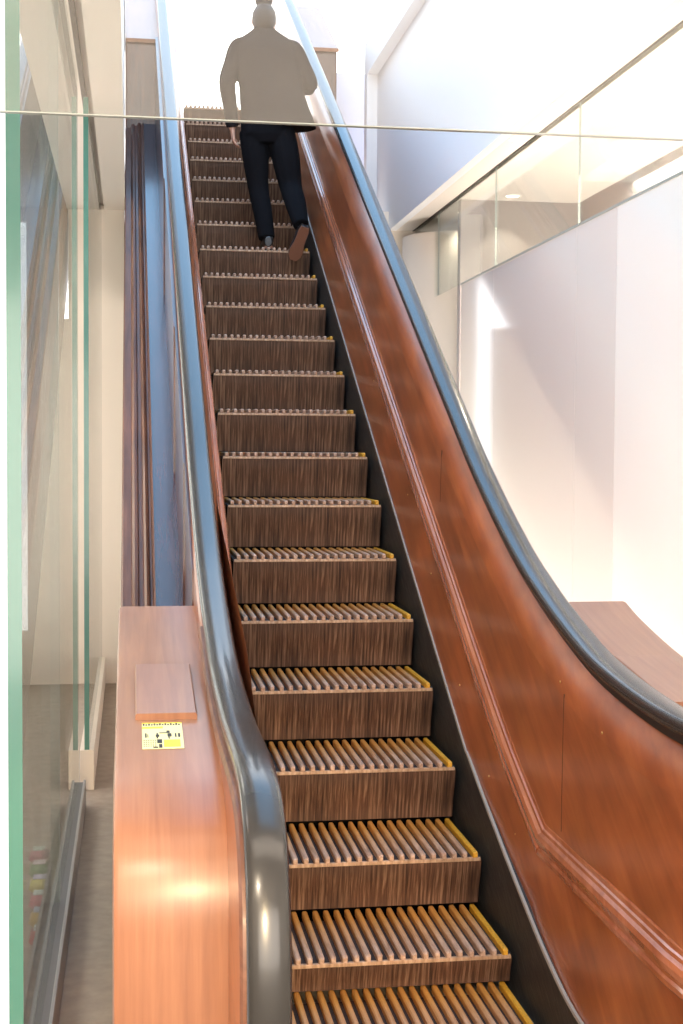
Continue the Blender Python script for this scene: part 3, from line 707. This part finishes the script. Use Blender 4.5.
# head: skull, jaw
hc = Vector((0.447, BY+0.02, 4.108))
tube(bmb, [((hc.x, hc.y+dy, hc.z+dz), (rx, 0, 0), (0, ry, 0)) for dz, rx, ry, dy in ((-.115, .03, .03, .045), (-.10, .05, .05, .035), (-.07, .062, .075, .02), (-.03, .071, .09, .01), (.02, .077, .098, 0), (.06, .072, .092, -.003), (.09, .055, .07, -.005), (.108, .025, .03, -.005))], 24)
# nose, brow, lips, ears
tube(bmb, [((hc.x, hc.y+0.088, hc.z+0.012), (.008, 0, 0), (0, .008, 0)), ((hc.x, hc.y+0.105, hc.z-0.02), (.014, 0, 0), (0, .014, 0)), ((hc.x, hc.y+0.092, hc.z-0.033), (.013, 0, 0), (0, .009, 0))], 10)
tube(bmb, [((hc.x-0.022, hc.y+0.088, hc.z-0.055), (0, .006, 0), (0, 0, .006)), ((hc.x, hc.y+0.096, hc.z-0.055), (0, .008, 0), (0, 0, .010)), ((hc.x+0.022, hc.y+0.088, hc.z-0.055), (0, .006, 0), (0, 0, .006))], 10)
for s in (-1, 1):
    tube(bmb, [((hc.x+s*0.070, hc.y, hc.z-0.028), (.006, 0, 0), (0, .010, 0)), ((hc.x+s*0.080, hc.y-0.004, hc.z-0.005), (.007, 0, 0), (0, .018, 0)), ((hc.x+s*0.078, hc.y-0.006, hc.z+0.022), (.005, 0, 0), (0, .012, 0))], 10)
# arms
def arm(sh, el, wr):
    limb(bmb, dense([(*sh, .052), (*[(a*2+b)/3 for a, b in zip(sh, el)], .048), (*el, .038), (*[(a+b)/2 for a, b in zip(el, wr)], .036), (*wr, .026)], 4))
arm(shL, elL, wrL); arm(shR, elR, wrR)
def hand(wr, d, side, palm_n):
    """palm then five curled fingers; d = direction of hand, palm_n = palm normal, side = towards thumb"""
    wr, d, side, pn = Vector(wr), Vector(d).normalized(), Vector(side).normalized(), Vector(palm_n).normalized()
    tube(bmb, [(wr, side*0.026, pn*0.018), (wr+d*0.03, side*0.034, pn*0.017), (wr+d*0.065, side*0.041, pn*0.015), (wr+d*0.088, side*0.040, pn*0.012), (wr+d*0.095, side*0.034, pn*0.009)], 14)
    for k, ln in enumerate((0.068, 0.078, 0.072, 0.056)):
        b = wr+d*0.085+side*(0.029-0.0195*k); p1 = b+(d*0.9+pn*0.35).normalized()*ln*0.45; p2 = p1+(d*0.55+pn*0.8).normalized()*ln*0.33; p3 = p2+(d*0.15+pn*0.95).normalized()*ln*0.25
        limb(bmb, [(*b, .0085), (*p1, .008), (*p2, .0072), (*p3, .005)], 8)
    b = wr+d*0.025+side*0.028; p1 = b+(d*0.6+side*0.7+pn*0.2).normalized()*0.035; p2 = p1+(d*0.9+side*0.2+pn*0.4).normalized()*0.03; p3 = p2+(d*0.9+pn*0.5).normalized()*0.02
    limb(bmb, [(*b, .012), (*p1, .010), (*p2, .009), (*p3, .006)], 8)
hand(wrL, (0.12, 0.1, -1), (0, 1, 0.1), (1, 0, 0.1)); hand(wrR, (-0.8, 0.6, 0.1), (0, 0, 1), (-0.4, -0.8, 0))
# legs
for hp, kn, an in ((hipL, kneeL, ankL), (hipR, kneeR, ankR)):
    limb(bmb, dense([(*hp, .088), (*[(a+b)/2 for a, b in zip(hp, kn)], .072), (*kn, .052), (*[(a*2+b)/3 for a, b in zip(kn, an)], .052), (*an, .034)], 4))
# feet
def foot(bm, heel, d, up, ln=0.235, grow=0.0, sole_only=False):
    heel, d, up = Vector(heel), Vector(d).normalized(), Vector(up).normalized(); s = d.cross(up).normalized(); rg = []
    for t_, wdt, hgt in ((0.0, .022, .030), (.03, .032, .045), (.07, .034, .048), (.12, .036, .036), (.17, .044, .024), (.205, .040, .017), (.235, .020, .010)):
        rg.append((heel+d*t_+up*(hgt+grow*0.5), s*(wdt+grow), up*(hgt+grow)))
    tube(bm, rg, 14)
LF_d, LF_up = (0.03, 1, 0), (0, 0, 1)
LF_heel = (0.472, BY-0.115, 2.549)
RF_d = Vector((-0.30, 0.42, -0.86)); RF_up = Vector((0, 0.9, 0.44)); RF_up = (RF_up-RF_d.normalized()*RF_up.dot(RF_d.normalized())).normalized()
RF_heel = Vector((0.695, BY-0.36, 2.655))
foot(bmb, LF_heel, LF_d, LF_up); foot(bmb, RF_heel, RF_d, RF_up)
body = remeshed('body', bmb, SKIN, 0.006, 3)
# hair: cap over the skull and bun
bm = bmesh.new()
tube(bm, [((hc.x, hc.y-0.012+dy, hc.z+dz), (rx, 0, 0), (0, ry, 0)) for dz, rx, ry, dy in ((-.075, .040, .03, -.035), (-.055, .062, .055, -.028), (-.02, .077, .088, -.012), (.02, .084, .100, -.006), (.06, .079, .098, -.003), (.095, .060, .078, 0), (.115, .030, .04, 0))], 24)
tube(bm, [((hc.x-0.002, hc.y-0.02, hc.z+dz), (rr, 0, 0), (0, rr, 0)) for dz, rr in ((.095, .045), (.110, .052), (.130, .060), (.150, .062), (.170, .054), (.185, .036), (.192, .015))], 18)
remeshed('hair', bm, HAIR, 0.006, 3)
# jacket
bm = bmesh.new()
tube(bm, [((cx, BY, z), (rx, 0, 0), (0, ry, 0)) for z, cx, rx, ry in ((3.385, .552, .262, .155), (3.43, .548, .255, .152), (3.53, .522, .238, .145), (3.66, .496, .220, .132), (3.80, .474, .216, .130), (3.90, .466, .215, .122), (3.96, .460, .200, .102), (4.00, .455, .155, .085), (4.03, .450, .105, .072), (4.06, .448, .070, .064), (4.085, .447, .060, .060))], 32)
limb(bm, dense([(shL[0]+.06, shL[1], shL[2]+.015, .058), (*shL, .064), (*[(a+b)/2 for a, b in zip(shL, elL)], .066), (*elL, .058), (*[(a+b)/2 for a, b in zip(elL, wrL)], .050), (wrL[0], wrL[1], wrL[2]+.01, .044)], 5), 20)
limb(bm, dense([(shR[0]-.06, shR[1], shR[2]+.015, .058), (*shR, .064), (*[(a+b)/2 for a, b in zip(shR, elR)], .070), (*elR, .064), (*[(a+b)/2 for a, b in zip(elR, wrR)], .050), (*wrR, .042)], 5), 20)
remeshed('jacket', bm, JACKET, 0.009, 5)
# trousers
bm = bmesh.new()
tube(bm, [((0.472, BY, z), (rx, 0, 0), (0, ry, 0)) for z, rx, ry in ((3.27, .11, .09), (3.33, .182, .118), (3.42, .186, .122), (3.5, .17, .115))], 28)
def leg(hp, kn, an, r1, r2, r3):
    limb(bm, dense([(hp[0], hp[1], hp[2]-.02, .098), (*[(a+b)/2 for a, b in zip(hp, kn)], r1), (*kn, r2), (*[(a+b)/2 for a, b in zip(kn, an)], r2*0.92), (an[0], an[1]-0.005, an[2]-0.025, r3)], 5), 20)
leg(hipL, kneeL, ankL, .092, .072, .056); leg(hipR, kneeR, ankR, .098, .078, .052)
remeshed('trousers', bm, TROUS, 0.008, 4)
for heel, d, up in ((LF_heel, LF_d, LF_up), (RF_heel, RF_d, RF_up)):
    bm = bmesh.new(); hv, dv, uv = Vector(heel), Vector(d).normalized(), Vector(up).normalized()
    foot(bm, hv-dv*0.004+uv*0.006, dv, uv, grow=0.005)
    sh = remeshed('shoe', bm, SHOE, 0.004, 2)
    bm = bmesh.new(); s_ = dv.cross(uv).normalized(); prof = [(0, .026), (.03, .034), (.08, .034), (.12, .036), (.17, .047), (.21, .043), (.24, .022)]
    L_ = [hv+dv*t_+s_*w_ for t_, w_ in prof]+[hv+dv*t_-s_*w_ for t_, w_ in prof[::-1]]
    lo = [bm.verts.new(p-uv*0.008) for p in L_]; hi = [bm.verts.new(p+uv*0.012) for p in L_]
    bm.faces.new(lo[::-1]); bm.faces.new(hi)
    for k in range(len(L_)): bm.faces.new((lo[k], lo[(k+1) % len(L_)], hi[(k+1) % len(L_)], hi[k]))
    finish('sole', bm, SOLE, sh)
